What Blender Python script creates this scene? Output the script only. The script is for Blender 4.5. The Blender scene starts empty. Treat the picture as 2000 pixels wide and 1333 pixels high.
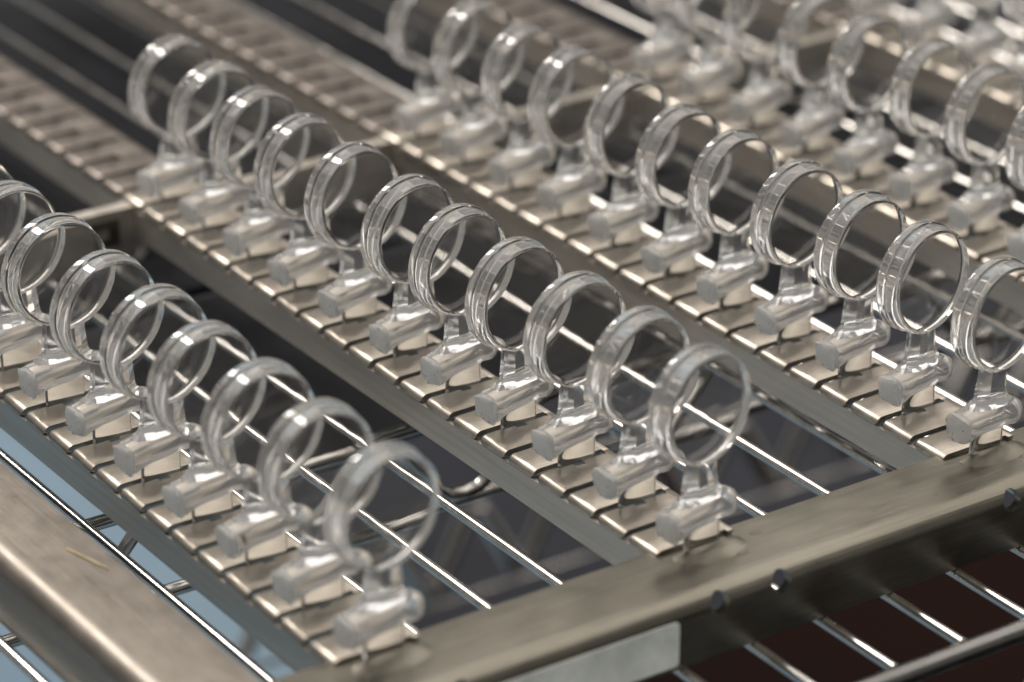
import bpy, bmesh, math, random
from mathutils import Vector, Matrix

S = 0.001                      # everything below is laid out in millimetres
random.seed(11)
scene = bpy.context.scene
COL = scene.collection

# ------------------------------------------------------------------ camera
AZ, EL, DIST = 0.597, 0.441, 707.7
fw = Vector((math.sin(AZ) * math.cos(EL), math.cos(AZ) * math.cos(EL), -math.sin(EL)))
rt = Vector((math.cos(AZ), -math.sin(AZ), 0))
up = rt.cross(fw)
cpos = Vector((100.0, 91.95, 0.0)) - fw * DIST
cam_d = bpy.data.cameras.new('camera')
cam = bpy.data.objects.new('camera', cam_d)
COL.objects.link(cam)
M = Matrix((rt, up, -fw)).transposed().to_4x4()
M.translation = cpos * S
cam.matrix_world = M
cam_d.sensor_width = 36.0
cam_d.lens = 36.0 * 6579.0 / 2000.0
cam_d.clip_start = 0.02
cam_d.clip_end = 50.0
cam_d.dof.use_dof = True
cam_d.dof.focus_distance = 0.668
cam_d.dof.aperture_fstop = 10.8
cam_d.dof.aperture_blades = 0
scene.camera = cam

# ------------------------------------------------------------------ world and lamps
world = bpy.data.worlds.new('World')
scene.world = world
world.use_nodes = True
bg = world.node_tree.nodes['Background']
bg.inputs['Color'].default_value = (1.0, 0.955, 0.90, 1)
bg.inputs['Strength'].default_value = 0.24


def lamp(name, pos, target, sx, sy, power, col):
    d = bpy.data.lights.new(name, 'AREA')
    d.shape = 'RECTANGLE'
    d.size, d.size_y = sx, sy
    d.energy = power
    d.color = col
    o = bpy.data.objects.new(name, d)
    COL.objects.link(o)
    o.location = Vector(pos)
    o.rotation_euler = (Vector(target) - Vector(pos)).to_track_quat('-Z', 'Y').to_euler()
    return o


# fluorescent ceiling panels of the workshop, in the direction the highlights come from
lamp('ceiling_lamp', (-0.12, 1.85, 1.75), (0.1, 0.1, 0), 0.40, 0.85, 30, (1.0, 0.93, 0.86))
# added wide overhead light, shaped to brighten near rail tops over far ones
lamp('overhead_fill', (1.2, 0.55, 2.25), (1.2, 0.55, 0), 6.0, 4.4, 118, (1.0, 0.93, 0.85))

scene.view_settings.view_transform = 'Standard'
scene.view_settings.look = 'None'
scene.view_settings.exposure = 0.1
scene.view_settings.gamma = 1.0
scene.view_settings.use_curve_mapping = False
scene.cycles.max_bounces = 20
scene.cycles.transmission_bounces = 20
scene.cycles.glossy_bounces = 6
scene.cycles.transparent_max_bounces = 12
scene.cycles.use_denoising = True
scene.cycles.sample_clamp_indirect = 6.0
scene.cycles.blur_glossy = 0.5


# ------------------------------------------------------------------ materials
def new_mat(name):
    m = bpy.data.materials.new(name)
    m.use_nodes = True
    nt = m.node_tree
    b = nt.nodes['Principled BSDF']
    return m, nt, b


def coords(nt, scale, use='Object', rot=(0, 0, 0)):
    tc = nt.nodes.new('ShaderNodeTexCoord')
    mp = nt.nodes.new('ShaderNodeMapping')
    mp.inputs['Scale'].default_value = scale
    mp.inputs['Rotation'].default_value = rot
    nt.links.new(tc.outputs[use], mp.inputs['Vector'])
    return mp.outputs['Vector']


def noise(nt, vec, scale, detail=4.0, rough=0.55):
    n = nt.nodes.new('ShaderNodeTexNoise')
    n.inputs['Scale'].default_value = scale
    n.inputs['Detail'].default_value = detail
    n.inputs['Roughness'].default_value = rough
    nt.links.new(vec, n.inputs['Vector'])
    return n.outputs['Fac']


def ramp(nt, fac, stops):
    r = nt.nodes.new('ShaderNodeValToRGB')
    els = r.color_ramp.elements
    while len(els) < len(stops):
        els.new(0.5)
    for e, (p, c) in zip(els, stops):
        e.position = p
        e.color = (c[0], c[1], c[2], 1) if isinstance(c, tuple) else (c, c, c, 1)
    nt.links.new(fac, r.inputs['Fac'])
    return r.outputs['Color']


def bump(nt, b, height, strength, dist):
    bp = nt.nodes.new('ShaderNodeBump')
    bp.inputs['Strength'].default_value = strength
    bp.inputs['Distance'].default_value = dist
    nt.links.new(height, bp.inputs['Height'])
    nt.links.new(bp.outputs['Normal'], b.inputs['Normal'])


def mix(nt, a, c, fac, mode='MIX'):
    n = nt.nodes.new('ShaderNodeMix')
    n.data_type = 'RGBA'
    n.blend_type = mode
    if isinstance(fac, float):
        n.inputs[0].default_value = fac
    else:
        nt.links.new(fac, n.inputs[0])
    nt.links.new(a, n.inputs[6])
    nt.links.new(c, n.inputs[7])
    return n.outputs[2]


def steel(name, c0, c1, r0, r1, grain_scale, grain_str=0.06, blotch=18.0, metallic=1.0, stretch=(1, 1, 1)):
    """brushed stainless: stretched grain, smudges, uneven gloss"""
    m, nt, b = new_mat(name)
    g = noise(nt, coords(nt, grain_scale), 1.0, 3.0, 0.6)
    bl = noise(nt, coords(nt, stretch), blotch, 5.0, 0.62)
    bl2 = noise(nt, coords(nt, stretch), blotch * 6.0, 4.0, 0.6)
    ca = ramp(nt, bl, [(0.32, c0), (0.68, c1)])
    cg = ramp(nt, g, [(0.28, 0.80), (0.72, 1.0)])
    cs = ramp(nt, bl2, [(0.28, 0.86), (0.62, 1.0)])
    sp = ramp(nt, noise(nt, coords(nt, (1, 1, 1)), 1100, 2.0, 0.5), [(0.20, 0.35), (0.26, 1.0)])       # specks of dirt
    col = mix(nt, mix(nt, mix(nt, ca, cg, 1.0, 'MULTIPLY'), cs, 1.0, 'MULTIPLY'), sp, 1.0, 'MULTIPLY')
    nt.links.new(col, b.inputs['Base Color'])
    rr = ramp(nt, bl2, [(0.3, r0), (0.72, r1)])
    nt.links.new(rr, b.inputs['Roughness'])
    b.inputs['Metallic'].default_value = metallic
    bump(nt, b, g, grain_str, 0.0004)
    return m


mat_finger = steel('finger_steel', (0.50, 0.455, 0.395), (0.61, 0.56, 0.49), 0.28, 0.40, (160, 1500, 160), 0.05, 60)
mat_finger_dimmed = steel('finger_steel_dimmed', (0.19, 0.17, 0.152), (0.28, 0.25, 0.225), 0.38, 0.52, (160, 1500, 160), 0.05, 60)  # same steel, the far fingers' dimmer reflection put into the base colour
mat_wall = steel('rail_wall_steel', (0.50, 0.465, 0.415), (0.63, 0.59, 0.535), 0.40, 0.6, (900, 14, 900), 0.22, 25, stretch=(1, 0.3, 1))
mat_bar_x = steel('frame_steel_x', (0.19, 0.178, 0.148), (0.275, 0.26, 0.22), 0.28, 0.40, (40, 1600, 1600), 0.12, 30, stretch=(0.5, 1, 1))
mat_bar_y = steel('frame_steel_y', (0.235, 0.212, 0.185), (0.305, 0.278, 0.245), 0.40, 0.5, (1100, 60, 1100), 0.12, 45, stretch=(1, 0.6, 1))


def make_chrome():
    m, nt, b = new_mat('chrome_wire')
    n = noise(nt, coords(nt, (1, 1, 1)), 220, 4, 0.6)
    nt.links.new(ramp(nt, n, [(0.3, (0.44, 0.43, 0.41)), (0.7, (0.60, 0.585, 0.565))]), b.inputs['Base Color'])
    nt.links.new(ramp(nt, n, [(0.35, 0.09), (0.8, 0.2)]), b.inputs['Roughness'])
    b.inputs['Metallic'].default_value = 1.0
    return m


mat_chrome = make_chrome()
mat_rod = steel('dull_rod', (0.20, 0.20, 0.195), (0.27, 0.27, 0.26), 0.25, 0.4, (60, 900, 900), 0.05, 60)


def make_clear(name, rough0, rough1, clear, ior=1.5, tint=(0.985, 0.98, 0.965)):
    m, nt, b = new_mat(name)
    b.inputs['Base Color'].default_value = (*tint, 1)
    b.inputs['Transmission Weight'].default_value = clear        # the rest is moulding haze
    b.inputs['IOR'].default_value = ior
    n = noise(nt, coords(nt, (1, 1, 1)), 260, 3, 0.6)
    nt.links.new(ramp(nt, n, [(0.42, rough0), (0.75, rough1)]), b.inputs['Roughness'])
    n2 = noise(nt, coords(nt, (1, 1, 1)), 140, 2, 0.5)
    bump(nt, b, n2, 0.025, 0.0006)
    return m


mat_lens = make_clear('clear_plastic', 0.0, 0.03, 0.982)
nt = mat_lens.node_tree                                     # fine wiping scratches on the faces
sc = noise(nt, coords(nt, (1500, 60, 130), rot=(0, 0.35, 0)), 1.0, 2.0, 0.5)
nt.links.new(ramp(nt, sc, [(0.63, 0.0), (0.78, 0.14)]), nt.nodes['Principled BSDF'].inputs['Roughness'])
mat_edge = make_clear('clear_plastic_edge', 0.02, 0.05, 0.90)
mat_keel = make_clear('clear_plastic_keel', 0.02, 0.08, 0.98)
mat_stem = make_clear('clear_plastic_moulded', 0.04, 0.12, 0.90, 1.48, (0.96, 0.97, 0.98))
mat_bar = make_clear('clear_plastic_hazy', 0.14, 0.21, 0.80, 1.45, (0.97, 0.965, 0.955))


def make_frost():
    m, nt, b = new_mat('cut_plastic')
    b.inputs['Base Color'].default_value = (0.95, 0.945, 0.93, 1)
    b.inputs['Transmission Weight'].default_value = 0.72
    b.inputs['IOR'].default_value = 1.45
    n = noise(nt, coords(nt, (1, 1, 1)), 420, 4, 0.6)
    nt.links.new(ramp(nt, n, [(0.3, 0.22), (0.7, 0.42)]), b.inputs['Roughness'])
    bump(nt, b, n, 0.3, 0.0006)
    return m


mat_frost = make_frost()


def plain(name, c0, c1, scale, rough=0.6, spec=0.5, bstr=0.0):
    m, nt, b = new_mat(name)
    n = noise(nt, coords(nt, (1, 1, 1)), scale, 5, 0.6)
    nt.links.new(ramp(nt, n, [(0.3, c0), (0.7, c1)]), b.inputs['Base Color'])
    b.inputs['Roughness'].default_value = rough
    b.inputs['Specular IOR Level'].default_value = spec
    if bstr:
        bump(nt, b, n, bstr, 0.001)
    return m


mat_floor = plain('dark_floor', (0.014, 0.016, 0.022), (0.026, 0.029, 0.037), 9, 0.75, 0.15)
mat_blue = plain('blue_floor', (0.12, 0.195, 0.265), (0.17, 0.245, 0.31), 4, 0.6)
mat_brown = plain('brown_floor', (0.007, 0.003, 0.002), (0.012, 0.0045, 0.0035), 6, 0.8, 0.05)
mat_black = plain('black_panel', (0.006, 0.007, 0.010), (0.012, 0.013, 0.018), 40, 0.5, 0.12)
mat_label = plain('paper_label', (0.52, 0.56, 0.52), (0.90, 0.92, 0.88), 110, 0.35)
mat_straw = plain('straw', (0.55, 0.42, 0.20), (0.75, 0.60, 0.34), 300, 0.4)
mat_rust = plain('grime', (0.10, 0.06, 0.04), (0.22, 0.16, 0.10), 400, 0.8)


# ------------------------------------------------------------------ mesh helpers
def mesh(name, verts, faces, mat, smooth=False, sharp=None):
    me = bpy.data.meshes.new(name)
    me.from_pydata([(v[0] * S, v[1] * S, v[2] * S) for v in verts], [], faces)
    me.materials.append(mat)
    bm = bmesh.new()
    bm.from_mesh(me)
    bmesh.ops.recalc_face_normals(bm, faces=bm.faces)
    bm.to_mesh(me)
    bm.free()
    if smooth:
        me.polygons.foreach_set('use_smooth', [True] * len(me.polygons))
        if sharp:
            me.set_sharp_from_angle(angle=math.radians(sharp))
    me.update()
    return me


def put(name, me, parent=None, loc=(0, 0, 0), rot=(0, 0, 0)):
    o = bpy.data.objects.new(name, me)
    COL.objects.link(o)
    o.parent = parent
    o.location = Vector(loc) * S
    o.rotation_euler = rot
    return o


def empty(name, loc, label=None, cat=None, group=None, rot=(0, 0, 0)):
    o = put(name, None, None, loc, rot)
    o.empty_display_size = 0.005
    if label:
        o['label'] = label
        o['category'] = cat
    if group:
        o['group'] = group
    return o


def box(x0, x1, y0, y1, z0, z1):
    v = [(x, y, z) for x in (x0, x1) for y in (y0, y1) for z in (z0, z1)]
    f = [(0, 1, 3, 2), (4, 6, 7, 5), (0, 4, 5, 1), (2, 3, 7, 6), (0, 2, 6, 4), (1, 5, 7, 3)]
    return v, f


def joinvf(parts):
    V, F = [], []
    for v, f in parts:
        n = len(V)
        V += v
        F += [tuple(i + n for i in q) for q in f]
    return V, F


def bevel_mesh(me, off, seg=2, angle=30, smooth=True, sharp=40):
    bm = bmesh.new()
    bm.from_mesh(me)
    es = [e for e in bm.edges if len(e.link_faces) == 2 and e.calc_face_angle(0) > math.radians(angle)]
    bmesh.ops.bevel(bm, geom=es, offset=off * S, segments=seg, profile=0.6, affect='EDGES', clamp_overlap=True)
    bm.to_mesh(me)
    bm.free()
    me.polygons.foreach_set('use_smooth', [smooth] * len(me.polygons))
    if sharp:
        me.set_sharp_from_angle(angle=math.radians(sharp))
    return me


def loft(profile, stations):
    """sweep a closed 2-D profile through stations: each station maps (a, b) -> xyz"""
    n = len(profile)
    V = [st(a, b) for st in stations for a, b in profile]
    F = []
    for s in range(len(stations) - 1):
        for i in range(n):
            j = (i + 1) % n
            F.append((s * n + i, s * n + j, (s + 1) * n + j, (s + 1) * n + i))
    F.append(tuple(range(n)))
    F.append(tuple(range((len(stations) - 1) * n, len(stations) * n)))
    return V, F


def tube(pts, r, seg=14):
    """round wire along a polyline"""
    V, F = [], []
    pts = [Vector(p) for p in pts]
    n = len(pts)
    side = None
    for i, p in enumerate(pts):
        t = (pts[min(i + 1, n - 1)] - pts[max(i - 1, 0)]).normalized()
        if side is None:
            a = Vector((0, 0, 1)) if abs(t.z) < 0.9 else Vector((1, 0, 0))
            side = t.cross(a).normalized()
        side = (side - t * side.dot(t)).normalized()
        b = t.cross(side)
        for k in range(seg):
            an = 2 * math.pi * k / seg
            V.append(tuple(p + side * (r * math.cos(an)) + b * (r * math.sin(an))))
    for i in range(n - 1):
        for k in range(seg):
            j = (k + 1) % seg
            F.append((i * seg + k, i * seg + j, (i + 1) * seg + j, (i + 1) * seg + k))
    F.append(tuple(range(seg)))
    F.append(tuple(range((n - 1) * seg, n * seg)))
    return V, F


def cut(me, cutters):
    """boolean difference, evaluated without operators"""
    o = bpy.data.objects.new('tmp', me)
    COL.objects.link(o)
    cs = []
    for v, f in cutters:
        c = bpy.data.objects.new('tmp_cut', mesh('tmp_cut', v, f, me.materials[0]))
        COL.objects.link(c)
        md = o.modifiers.new('b', 'BOOLEAN')
        md.operation = 'DIFFERENCE'
        md.solver = 'EXACT'
        md.object = c
        cs.append(c)
    dg = bpy.context.evaluated_depsgraph_get()
    dg.update()
    out = bpy.data.meshes.new_from_object(o.evaluated_get(dg))
    for c in cs + [o]:
        bpy.data.objects.remove(c)
    return out


# ------------------------------------------------------------------ the ground below
def sheet(name, x0, x1, y0, y1, z, mat):
    v = [(x0, y0, z), (x1, y0, z), (x1, y1, z), (x0, y1, z)]
    o = put(name, mesh(name, v, [(0, 1, 2, 3)], mat))
    o['kind'] = 'structure'
    return o


FZ = -330
sheet('floor', -6000, 9000, -6000, 9000, FZ - 8, mat_floor)
sheet('blue_floor', -5000, 278, -5000, 8000, FZ - 4, mat_blue)
sheet('brown_floor', 284, 6000, -5000, 425, FZ - 4, mat_brown)

# ------------------------------------------------------------------ wire shelf under the rack
shelf = empty('wire_shelf', (60, 100, -18), 'chrome wire shelf with round wires running under the slotted rack', 'wire shelf')
WZ, WR = -15.75, 1.08
for n in range(-3, 24):
    x = 0.6 if n == 0 else -0.9 + 16.43 * n
    yend = 620
    v, f = tube([(x, -36.3, WZ), (x, -35, WZ)] + [(x + random.uniform(-.12, .12), y, WZ) for y in range(20, yend, 60)], WR, 18)
    put('wire', mesh('wire', v, f, mat_chrome, True, 50), shelf).matrix_parent_inverse = Matrix.Translation(-Vector((60, 100, -18)) * S)


def truss(y, r_top, r_low, z_low, x0, x1, xs):
    inv = Matrix.Translation(-Vector((60, 100, -18)) * S)
    zt = WZ - WR - r_top + 0.15
    if y < 0:
        zt = WZ - 1.15
    v, f = tube([(x0, y, zt), (x1, y, zt)], r_top, 24)
    put('cross_rod', mesh('cross_rod', v, f, mat_rod if y < 0 else mat_chrome, True, 50), shelf).matrix_parent_inverse = inv
    v, f = tube([(x0, y, z_low), (x1, y, z_low)], r_low, 20)
    put('cross_rod', mesh('cross_rod', v, f, mat_chrome, True, 50), shelf).matrix_parent_inverse = inv
    pts = []
    step, x, upf = 24.0, xs, True
    while x < x1:
        za, zb = zt - r_top + 0.3, z_low + r_low - 0.3
        z = za if upf else zb
        s = 1 if upf else -1
        pts += [(x - 6.5, y, z - s * 2.6), (x - 4, y, z - s * .6), (x, y, z), (x + 4, y, z - s * .6), (x + 6.5, y, z - s * 2.6)]
        x += step
        upf = not upf
    v, f = tube(pts, 1.5, 12)
    put('zigzag_wire', mesh('zigzag_wire', v, f, mat_chrome, True, 50), shelf).matrix_parent_inverse = inv


truss(-37.6, 2.1, 1.5, -39, -120, 420, -96)
truss(99.8, 1.5, 1.5, -38.5, -130, 420, -123.3)
truss(236, 1.5, 1.5, -38.5, -120, 420, -90)

# a second shelf lower down, far out of focus
low = empty('lower_wire_shelf', (290, 310, -210), 'blurred lower wire shelf edge seen through the gaps between the rails', 'wire shelf')
inv = Matrix.Translation(-Vector((290, 310, -210)) * S)
for z, r in ((-170, 0.9), (-206, 0.9)):
    v, f = tube([(140, 310, z), (740, 310, z)], r, 14)
    put('cross_rod', mesh('cross_rod', v, f, mat_chrome, True, 50), low).matrix_parent_inverse = inv
pts = []
for i in range(34):
    x = 152 + 16.5 * i
    pts += [(x - 2, 310, -177 if i % 2 else -200), (x + 2, 310, -177 if i % 2 else -200)]
v, f = tube(pts, 2.9, 12)
put('zigzag_wire', mesh('zigzag_wire', v, f, mat_chrome, True, 50), low).matrix_parent_inverse = inv


# black flat panels lying just below the shelf wires
def panel(x0, x1, y0, y1, z, label):
    v, f = box(x0, x1, y0, y1, z - 3, z)
    me = bevel_mesh(mesh('black_panel', v, f, mat_black), 1.2, 3)
    o = put('black_panel', me)
    o['label'] = label
    o['category'] = 'panel'
    o['group'] = 'black panels below the wire shelf'


panel(30, 330, 120, 206, -30, 'flat black panel below the wires, the one nearer the front bar')
panel(30, 330, 212, 420, -30, 'flat black panel below the wires, the one farther from the front bar')

# ------------------------------------------------------------------ the slotted rack
P, W = 10.0, 70.0
rack = empty('slotted_rack', (0, 0, -14.6), 'brushed steel rack of slotted rails welded to a rounded frame', 'rack')
RINV = Matrix.Translation(-Vector((0, 0, -14.6)) * S)


def part(name, me, parent, loc=(0, 0, 0), rot=(0, 0, 0)):
    o = put(name, me, parent, loc, rot)
    if parent is rack:
        o.matrix_parent_inverse = RINV
    return o


def angle_profile(width, depth, t, r):
    """L section: a = across the top (0 inner edge .. width outer), b = down"""
    p = [(0, 0)]
    for i in range(9):
        an = math.pi / 2 * i / 8
        p.append((width - r + r * math.sin(an), -(r - r * math.cos(an))))
    p.append((width, -depth))
    p.append((width - t, -depth))
    ri = max(r - t, 0.4)
    for i in range(7):
        an = math.pi / 2 * (1 - i / 6)
        p.append((width - t - ri + ri * math.sin(an), -(t + ri - ri * math.cos(an))))
    p.append((0, -t))
    return p


TOPZ, BOTZ = -0.9, -14.55
prof = angle_profile(18.6, TOPZ - BOTZ, 1.8, 4.2)
# front bar runs along x; inner edge at y = 2.8, outer face at y = -15.8
v, f = loft(prof, [(lambda a, b, x=x: (x, 2.8 - a, TOPZ + b)) for x in (-12.8, 60, 150, 250, 420)])
fb = mesh('front_bar', v, f, mat_bar_x, True, 35)
holes = []
for hx, hz in ((72.9, -3.9), (87.2, -3.9), (143.9, -3.9), (157.6, -3.9), (16.7, -3.9), (2.5, -3.9)):
    holes.append(loft([(2.15 * math.cos(2 * math.pi * k / 28), 2.15 * math.sin(2 * math.pi * k / 28)) for k in range(28)],
                      [(lambda a, b, y=y: (hx + a, y, hz + b)) for y in (-20, -8)]))
fb = cut(fb, holes)
fb.polygons.foreach_set('use_smooth', [True] * len(fb.polygons))
fb.set_sharp_from_angle(angle=math.radians(35))
front_bar = part('front_bar', fb, rack)
# side bar runs along y on the left; inner edge x = -11.4, outer x = -30.6
v, f = loft(prof, [(lambda a, b, y=y: (-12.9 - a * 0.985, y, TOPZ + 0.02 + b)) for y in (-15.8, 60, 160, 300, 460)])
part('side_bar', mesh('side_bar', v, f, mat_bar_y, True, 35), rack)

# paper label on the front face
pts = []
x0, x1, z0, z1, rr = 8.0, 63.4, -13.6, -4.35, 1.0
for cx, cz, a0 in ((x1 - rr, z1 - rr, 0), (x0 + rr, z1 - rr, 90), (x0 + rr, z0 + rr, 180), (x1 - rr, z0 + rr, 270)):
    for k in range(6):
        an = math.radians(a0 + 18 * k)
        pts.append((cx + rr * math.cos(an), cz + rr * math.sin(an)))
v, f = loft(pts, [(lambda a, b, y=y: (a, y, b)) for y in (-15.82, -16.05)])
part('label_sticker', mesh('label_sticker', v, f, mat_label), rack)


# finger: one tongue of the rail's slotted top, bent over the left edge
def finger_mesh(kind, mat):
    hw, t, r = 4.1, 1.1, 1.7
    mid = []
    for i in range(6):                                    # bend over the edge
        an = math.pi / 2 * i / 5
        mid.append((r - r * math.cos(an), -r + r * math.sin(an), math.cos(an), math.sin(an)))
    st = [(x, z, nx, nz, -hw, hw) for x, z, nx, nz in mid]
    st[0] = st[0][:4] + (-hw + 0.55, hw - 0.55)
    full = 4.995
    if kind == 0:                                         # the short slot is behind this finger
        tail = [(10.65, -hw, full), (16.4, -hw, full), (16.45, -full, full)]
    else:                                                 # the short slot is in front of it
        tail = [(10.65, -full, hw), (16.4, -full, hw), (16.45, -full, full)]
    for x, y0, y1, dz in [(4.5, -hw, hw, .03), (8.2, -hw, hw, 0.05), (8.25, -hw, hw - 1.35, 0.05), (10.6, -hw, hw - 1.35, .02)] + [q + (0.0,) for q in tail]:
        st.append((x, dz, 0.0, 1.0, y0, y1))
    full_y = st[-1][4:]
    st.append((17.6, 0.0, 0.0, 1.0) + full_y)
    st.append((17.95, -0.12, -0.5, 0.866) + full_y)
    V, F = [], []
    for x, z, nx, nz, y0, y1 in st:
        ox, oz = x + nx * t, z - nz * t
        V += [(x, y0, z), (x, y1, z), (ox, y1, oz), (ox, y0, oz)]
    for i in range(len(st) - 1):
        a, b = i * 4, i * 4 + 4
        F += [(a, a + 1, b + 1, b), (a + 1, a + 2, b + 2, b + 1), (a + 2, a + 3, b + 3, b + 2), (a + 3, a, b, b + 3)]
    F += [(0, 1, 2, 3), tuple(range(len(V) - 4, len(V)))]
    me = mesh('finger', V, F, mat)
    return bevel_mesh(me, 0.16, 2, 38)


FINGERS = [finger_mesh(0, mat_finger), finger_mesh(1, mat_finger)]
FINGERS_DIMMED = [finger_mesh(0, mat_finger_dimmed), finger_mesh(1, mat_finger_dimmed)]   # far stretch behind the cross members, dimmed in its colour


def bump_mesh(name, prof, sx, sy, mat, seg=24):
    V, F = [], []
    for r, z in prof:
        V += [(r * sx * math.cos(2 * math.pi * k / seg), r * sy * math.sin(2 * math.pi * k / seg), z) for k in range(seg)]
    for i in range(len(prof) - 1):
        for k in range(seg):
            j = (k + 1) % seg
            F.append((i * seg + k, i * seg + j, (i + 1) * seg + j, (i + 1) * seg + k))
    F.append(tuple(range((len(prof) - 1) * seg, len(prof) * seg)))
    F.append(tuple(range(seg)))
    return mesh(name, V, F, mat, True, 70)


SPOT = bump_mesh('spot_weld', [(1.5, -0.1), (1.35, 0.02), (1.15, 0.05), (0.95, 0.05), (0.75, 0.025), (0.5, 0.015), (0.1, 0.015)], 1.0, 0.8, mat_bar_x)
ROWS = 5
NK = [36, 38, 42, 36, 34]
ROWNAME = ['leftmost', 'second', 'third', 'fourth', 'fifth']
WB = -8.4
for j in range(ROWS):
    X = j * W
    n = NK[j]
    L = n * P
    ys = 2.85                                              # rail starts at the front bar's inner edge
    parts = [box(X, X + 0.9, ys, L, WB, -1.78)]            # left wall
    parts.append(box(X + 17.1, X + 18.0, ys, L, WB, -0.93))           # right wall
    v, f = joinvf(parts)
    rail = part('rail', mesh('rail', v, f, mat_wall), rack)
    rail['label'] = f'slotted rail under the {ROWNAME[j]} row of clear lenses'
    for k in range(n):
        fo = put('finger', (FINGERS if k < 21 else FINGERS_DIMMED)[k % 2], rail, (X, k * P + 5.0, random.uniform(-.03, .03)),
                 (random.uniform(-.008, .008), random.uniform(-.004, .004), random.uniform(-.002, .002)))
    # the rail's tongue dies away over the front bar, with spot welds beside it
    pf = [(-1.75, -0.895), (-1.75, -0.02), (-2.6, -0.03), (-3.6, -0.14), (-4.6, -0.36), (-5.6, -0.64), (-6.6, -0.86), (-6.9, -0.895)]
    v, f = loft(pf, [(lambda a, b, x=x, k=k, h=h: (x, -1.75 + (a + 1.75) * k, -0.895 + (b + 0.895) * h)) for x, k, h in ((X + 2.2, .35, .1), (X + 3.2, .62, .55), (X + 4.8, .85, .95), (X + 7, .97, 1), (X + 10, 1, 1), (X + 13, .97, 1), (X + 15.4, .85, .95), (X + 17, .62, .55), (X + 18, .35, .1))])
    put('end_tongue', mesh('end_tongue', v, f, mat_bar_x, True, 60), rail)
    put('spot_weld', SPOT, rail, (X + 14.5, -7.4, -0.905))
    put('spot_weld', SPOT, rail, (X + 21.3, -2.6, -0.905))

# cross members between the rails
for j in range(ROWS - 1):
    x0, x1 = j * W + 18.05, (j + 1) * W - 0.05
    parts = [box(x0, x1, 203.0, 206.5, -2.2, -1.0), box(x0, x1, 203.0, 204.2, -13.5, -2.25)]
    v, f = joinvf(parts)
    part('cross_member', mesh('cross_member', v, f, mat_wall), rack)
    if j == 0:
        v, f = box(x1 - 12, x1 - 4, 202.6, 203.0, -9.5, -3.0)
        me = cut(mesh('maker_plate', v, f, mat_bar_x), [box(x1 - 9.4, x1 - 6.6, 200, 206, -7.4, -5.0)])
        part('square_plate', me, rack)

# ------------------------------------------------------------------ clear lenses
LR, LD = 11.2, 5.4
HC = 28.6


def lathe(profile, seg=128):
    """profile of (radius, y) pairs, closed; axis is y"""
    n = len(profile)
    V, F = [], []
    rings = []
    for r, y in profile:
        if r < 1e-6:
            rings.append([len(V)])
            V.append((0, y, 0))
        else:
            rings.append(list(range(len(V), len(V) + seg)))
            V += [(r * math.cos(2 * math.pi * k / seg), y, r * math.sin(2 * math.pi * k / seg)) for k in range(seg)]
    for a, b in zip(rings[:-1], rings[1:]):
        for k in range(seg):
            j = (k + 1) % seg
            if len(a) == 1:
                F.append((a[0], b[k], b[j]))
            elif len(b) == 1:
                F.append((a[k], a[j], b[0]))
            else:
                F.append((a[k], a[j], b[j], b[k]))
    return V, F


# thick solid window, slightly tapered, with softly broken edges and a faint parting step
RN, RF, HD = 10.7, 11.4, 2.7
LENS_PROFILE = [(0, -HD), (RN - 0.75, -HD), (RN - 0.6, -HD), (RN - 0.28, -HD + .05), (RN - 0.08, -HD + .18), (RN, -HD + .4), (RN + .02, -HD + .6),
                (RN + .16, 0.30), (RN + .18, 0.45), (RN + .28, 0.6), (RF - .22, 0.72), (RF - .07, 0.82), (RF - .03, 1.0), (RF, HD - .6), (RF - .01, HD - .45), (RF - .08, HD - .2), (RF - .28, HD - .05), (RF - .6, HD), (RF - .75, HD), (0, HD)]
v, f = lathe(LENS_PROFILE)
LENS = mesh('disc', v, f, mat_lens, True, 28)
LENS.materials.append(mat_edge)
for pl in LENS.polygons:                                    # the moulded edge is not polished like the faces
    if abs(pl.normal.y) < 0.7:
        pl.material_index = 1


def stem_mesh():
    """flat tapered stem; the top follows the round edge of the disc"""
    V, F = [], []
    nx, nz = 12, 12
    zb = 10.1 - HC
    def half_w(t):                                          # t = 0 bottom .. 1 top
        return 3.95 + 0.6 * (1 - t) ** 1.6 + 1.7 * (max(0, 0.26 - t) / 0.26) ** 2
    for side in (-1, 1):
        for iz in range(nz + 1):
            t = iz / nz
            for ix in range(nx + 1):
                s = -1 + 2 * ix / nx
                x = s * half_w(t)
                top = -math.sqrt((LR + 0.04) ** 2 - x * x)
                z = zb + (top - zb) * t
                d = 1.9 - 0.3 * t + 0.75 * (max(0, 0.26 - t) / 0.26) ** 2
                if abs(s) > 0.5:                            # chamfered flanks
                    d -= (abs(s) - 0.5) / 0.5 * 1.35
                V.append((x, side * d, z))
    N = (nx + 1) * (nz + 1)
    idx = lambda sd, iz, ix: sd * N + iz * (nx + 1) + ix
    for sd in (0, 1):
        for iz in range(nz):
            for ix in range(nx):
                F.append((idx(sd, iz, ix), idx(sd, iz, ix + 1), idx(sd, iz + 1, ix + 1), idx(sd, iz + 1, ix)))
    for iz in range(nz):
        for ix in (0, nx):
            F.append((idx(0, iz, ix), idx(0, iz + 1, ix), idx(1, iz + 1, ix), idx(1, iz, ix)))
    for ix in range(nx):
        for iz in (0, nz):
            F.append((idx(0, iz, ix), idx(0, iz, ix + 1), idx(1, iz, ix + 1), idx(1, iz, ix)))
    return mesh('stem', V, F, mat_stem, True, 22)


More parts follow.
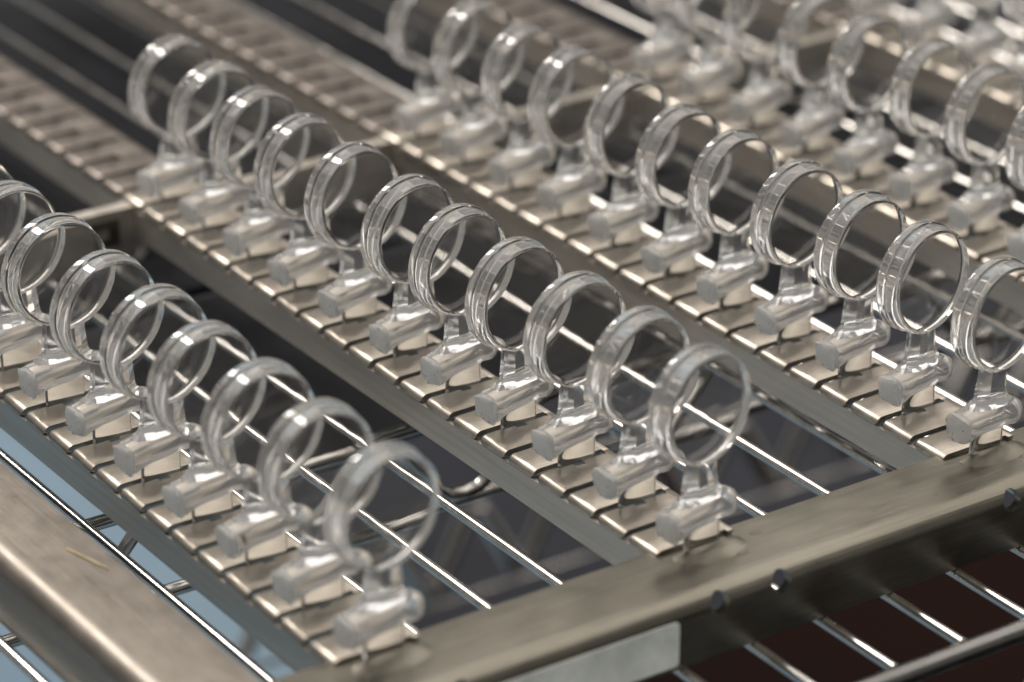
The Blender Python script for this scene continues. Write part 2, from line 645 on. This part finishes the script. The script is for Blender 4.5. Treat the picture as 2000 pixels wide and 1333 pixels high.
def crossbar_mesh():
    """rounded runner bar lying across the rail; cut end on the left, domed on the right"""
    ns = 28
    def sec(st):
        x, top, bot, hd = st
        out = []
        for k in range(ns):
            an = 2 * math.pi * k / ns
            c, sn = math.cos(an), math.sin(an)
            e = 0.74
            y = math.copysign(abs(c) ** e, c) * hd
            zz = math.copysign(abs(sn) ** e, sn)
            out.append((x, y, (top + bot) / 2 + zz * (top - bot) / 2))
        return out
    sts = [(-7.9, 2.3, -3.6, 3.0), (-7.2, 2.55, -3.6, 3.2), (-6.2, 2.75, -3.3, 3.1), (-5.0, 2.8, -3.0, 2.95), (-3.6, 2.8, -2.8, 2.85), (-1.5, 2.8, -2.7, 2.8), (1.5, 2.8, -2.7, 2.75),
           (4.2, 2.6, -2.5, 2.5), (5.4, 2.75, -2.7, 2.65), (6.5, 2.85, -2.8, 2.75), (7.4, 2.6, -2.6, 2.5), (8.1, 2.15, -2.15, 2.05), (8.6, 1.45, -1.45, 1.35), (8.85, 0.7, -0.7, 0.6)]
    V, F = [], []
    for st in sts:
        V += sec(st)
    for i in range(len(sts) - 1):
        for k in range(ns):
            j = (k + 1) % ns
            F.append((i * ns + k, i * ns + j, (i + 1) * ns + j, (i + 1) * ns + k))
    F.append(tuple(range(ns)))
    F.append(tuple(range((len(sts) - 1) * ns, len(sts) * ns)))
    return mesh('crossbar', V, F, mat_bar, True, 50)


def cut_end_mesh(seed):
    """rough snapped-off gate on the bar's left end"""
    rnd = random.Random(seed)
    ns, V, F = 22, [], []
    rings = [(-7.93, 0.985), (-8.35, 1.0), (-8.75, 0.95), (-8.95, 0.6)]
    ph = rnd.uniform(0, 6)
    for i, (x, s) in enumerate(rings):
        for k in range(ns):
            an = 2 * math.pi * k / ns
            c, sn = math.cos(an), math.sin(an)
            e = 0.6
            w = 1 + 0.07 * math.sin(3 * an + ph) * (i > 0) + 0.05 * math.sin(5 * an - ph) * (i > 0) + rnd.uniform(-.05, .05) * (i > 0)
            V.append((x + rnd.uniform(-.2, .2) * (i > 0) - 0.3 * sn * (i > 0), math.copysign(abs(c) ** e, c) * 3.0 * s * w, -0.65 + math.copysign(abs(sn) ** e, sn) * 2.9 * s * w))
    V.append((-8.9, 0, -0.9))
    for i in range(len(rings) - 1):
        for k in range(ns):
            j = (k + 1) % ns
            F.append((i * ns + k, i * ns + j, (i + 1) * ns + j, (i + 1) * ns + k))
    for k in range(ns):
        F.append(((len(rings) - 1) * ns + k, (len(rings) - 1) * ns + (k + 1) % ns, len(V) - 1))
    F.append(tuple(range(ns)))
    return mesh('cut_end', V, F, mat_frost, True, 60)


STEM = stem_mesh()
BAR = crossbar_mesh()
CUTS = [cut_end_mesh(s) for s in range(5)]
v, f = box(-4.2, 4.7, -0.52, 0.52, -3.2, 4.3)
KEEL_SHORT = bevel_mesh(mesh('keel', *box(-3.8, 4.9, -0.5, 0.5, -0.9, 4.3), mat_keel), 0.15, 2)
KEEL = bevel_mesh(mesh('keel', v, f, mat_keel), 0.15, 2)

ORD = ['first', 'second', 'third', 'fourth', 'fifth', 'sixth', 'seventh', 'eighth', 'ninth', 'tenth', 'eleventh']
# measured stand of single lenses: sideways shift and lift of the disc in mm
ADJ = {(1, 0): (.6, -.3), (1, 1): (-.5, .4), (1, 2): (-.8, .3), (1, 3): (-.16, -.15), (1, 4): (-.6, .16), (1, 5): (.45, -.6), (1, 6): (-.4, -.3),
       (1, 7): (-.7, -.2), (1, 8): (-.3, -.4), (1, 9): (0, -.5), (1, 10): (1.2, -.9), (0, 0): (.6, 0), (0, 1): (.2, 0), (0, 2): (0, .17),
       (0, 3): (.16, -.2), (0, 4): (-.3, .2), (0, 5): (0, 0), (0, 6): (.17, .1), (2, 0): (2.2, -.5), (2, 1): (.37, .4), (2, 2): (.36, .35),
       (2, 3): (-.8, .5), (2, 4): (-1.0, .45), (2, 5): (-.3, -.25)}
SHOW = {0: range(0, 9), 1: range(0, 11), 2: range(0, 11), 3: range(3, 11), 4: range(6, 11)}
PHI = 0.125
for j in range(ROWS):
    for i in SHOW[j]:
        ax, az_ = ADJ.get((j, i), (random.uniform(-.5, .5), random.uniform(-.3, .3)))
        lean = ax / 26.0                                    # the shift shows as a slight lean in the clip
        e = empty('clear_lens', (j * W + 9.0, -0.95 + 20 * i, 0.0),
                  f'clear round plastic lens on a stem, {ORD[i]} from the front bar in the {ROWNAME[j]} row', 'lens',
                  'clear lenses standing in the slotted rails', (random.uniform(-.03, .03), lean + random.uniform(-.012, .012), PHI + random.uniform(-.04, .03)))
        dz = az_
        put('disc', LENS, e, (0, 0, HC + dz))
        put('stem', STEM, e, (0, 0, HC + dz))
        b = put('crossbar', BAR, e, (0, 0, 7.25 + dz))
        put('cut_end', CUTS[(i + j) % 5], b)
        put('keel', KEEL if i else KEEL_SHORT, e, (0.0, 0, 0.12 + dz))
        if (j, i) == (0, 2):                                # a scorched speck in the gate of this one
            v, f = tube([(-6.9, -2.95, 1.6), (-6.6, -3.05, 0.6), (-6.2, -3.02, -0.5)], 0.28, 8)
            put('brown_speck', mesh('brown_speck', v, f, mat_rust, True), b)

# straw-coloured scratch on the left bar, built as a thin raised tube
v, f = tube([(-18.7, 64.9, -0.72), (-17.6, 60.5, -0.66), (-16.6, 56.4, -0.70), (-15.95, 53.6, -0.72)], 0.17, 8)
st = put('bar_scratch', mesh('bar_scratch', v, f, mat_straw, True))
st['label'] = 'thin straw-coloured scratch on the left frame bar'
st['category'] = 'scratch'
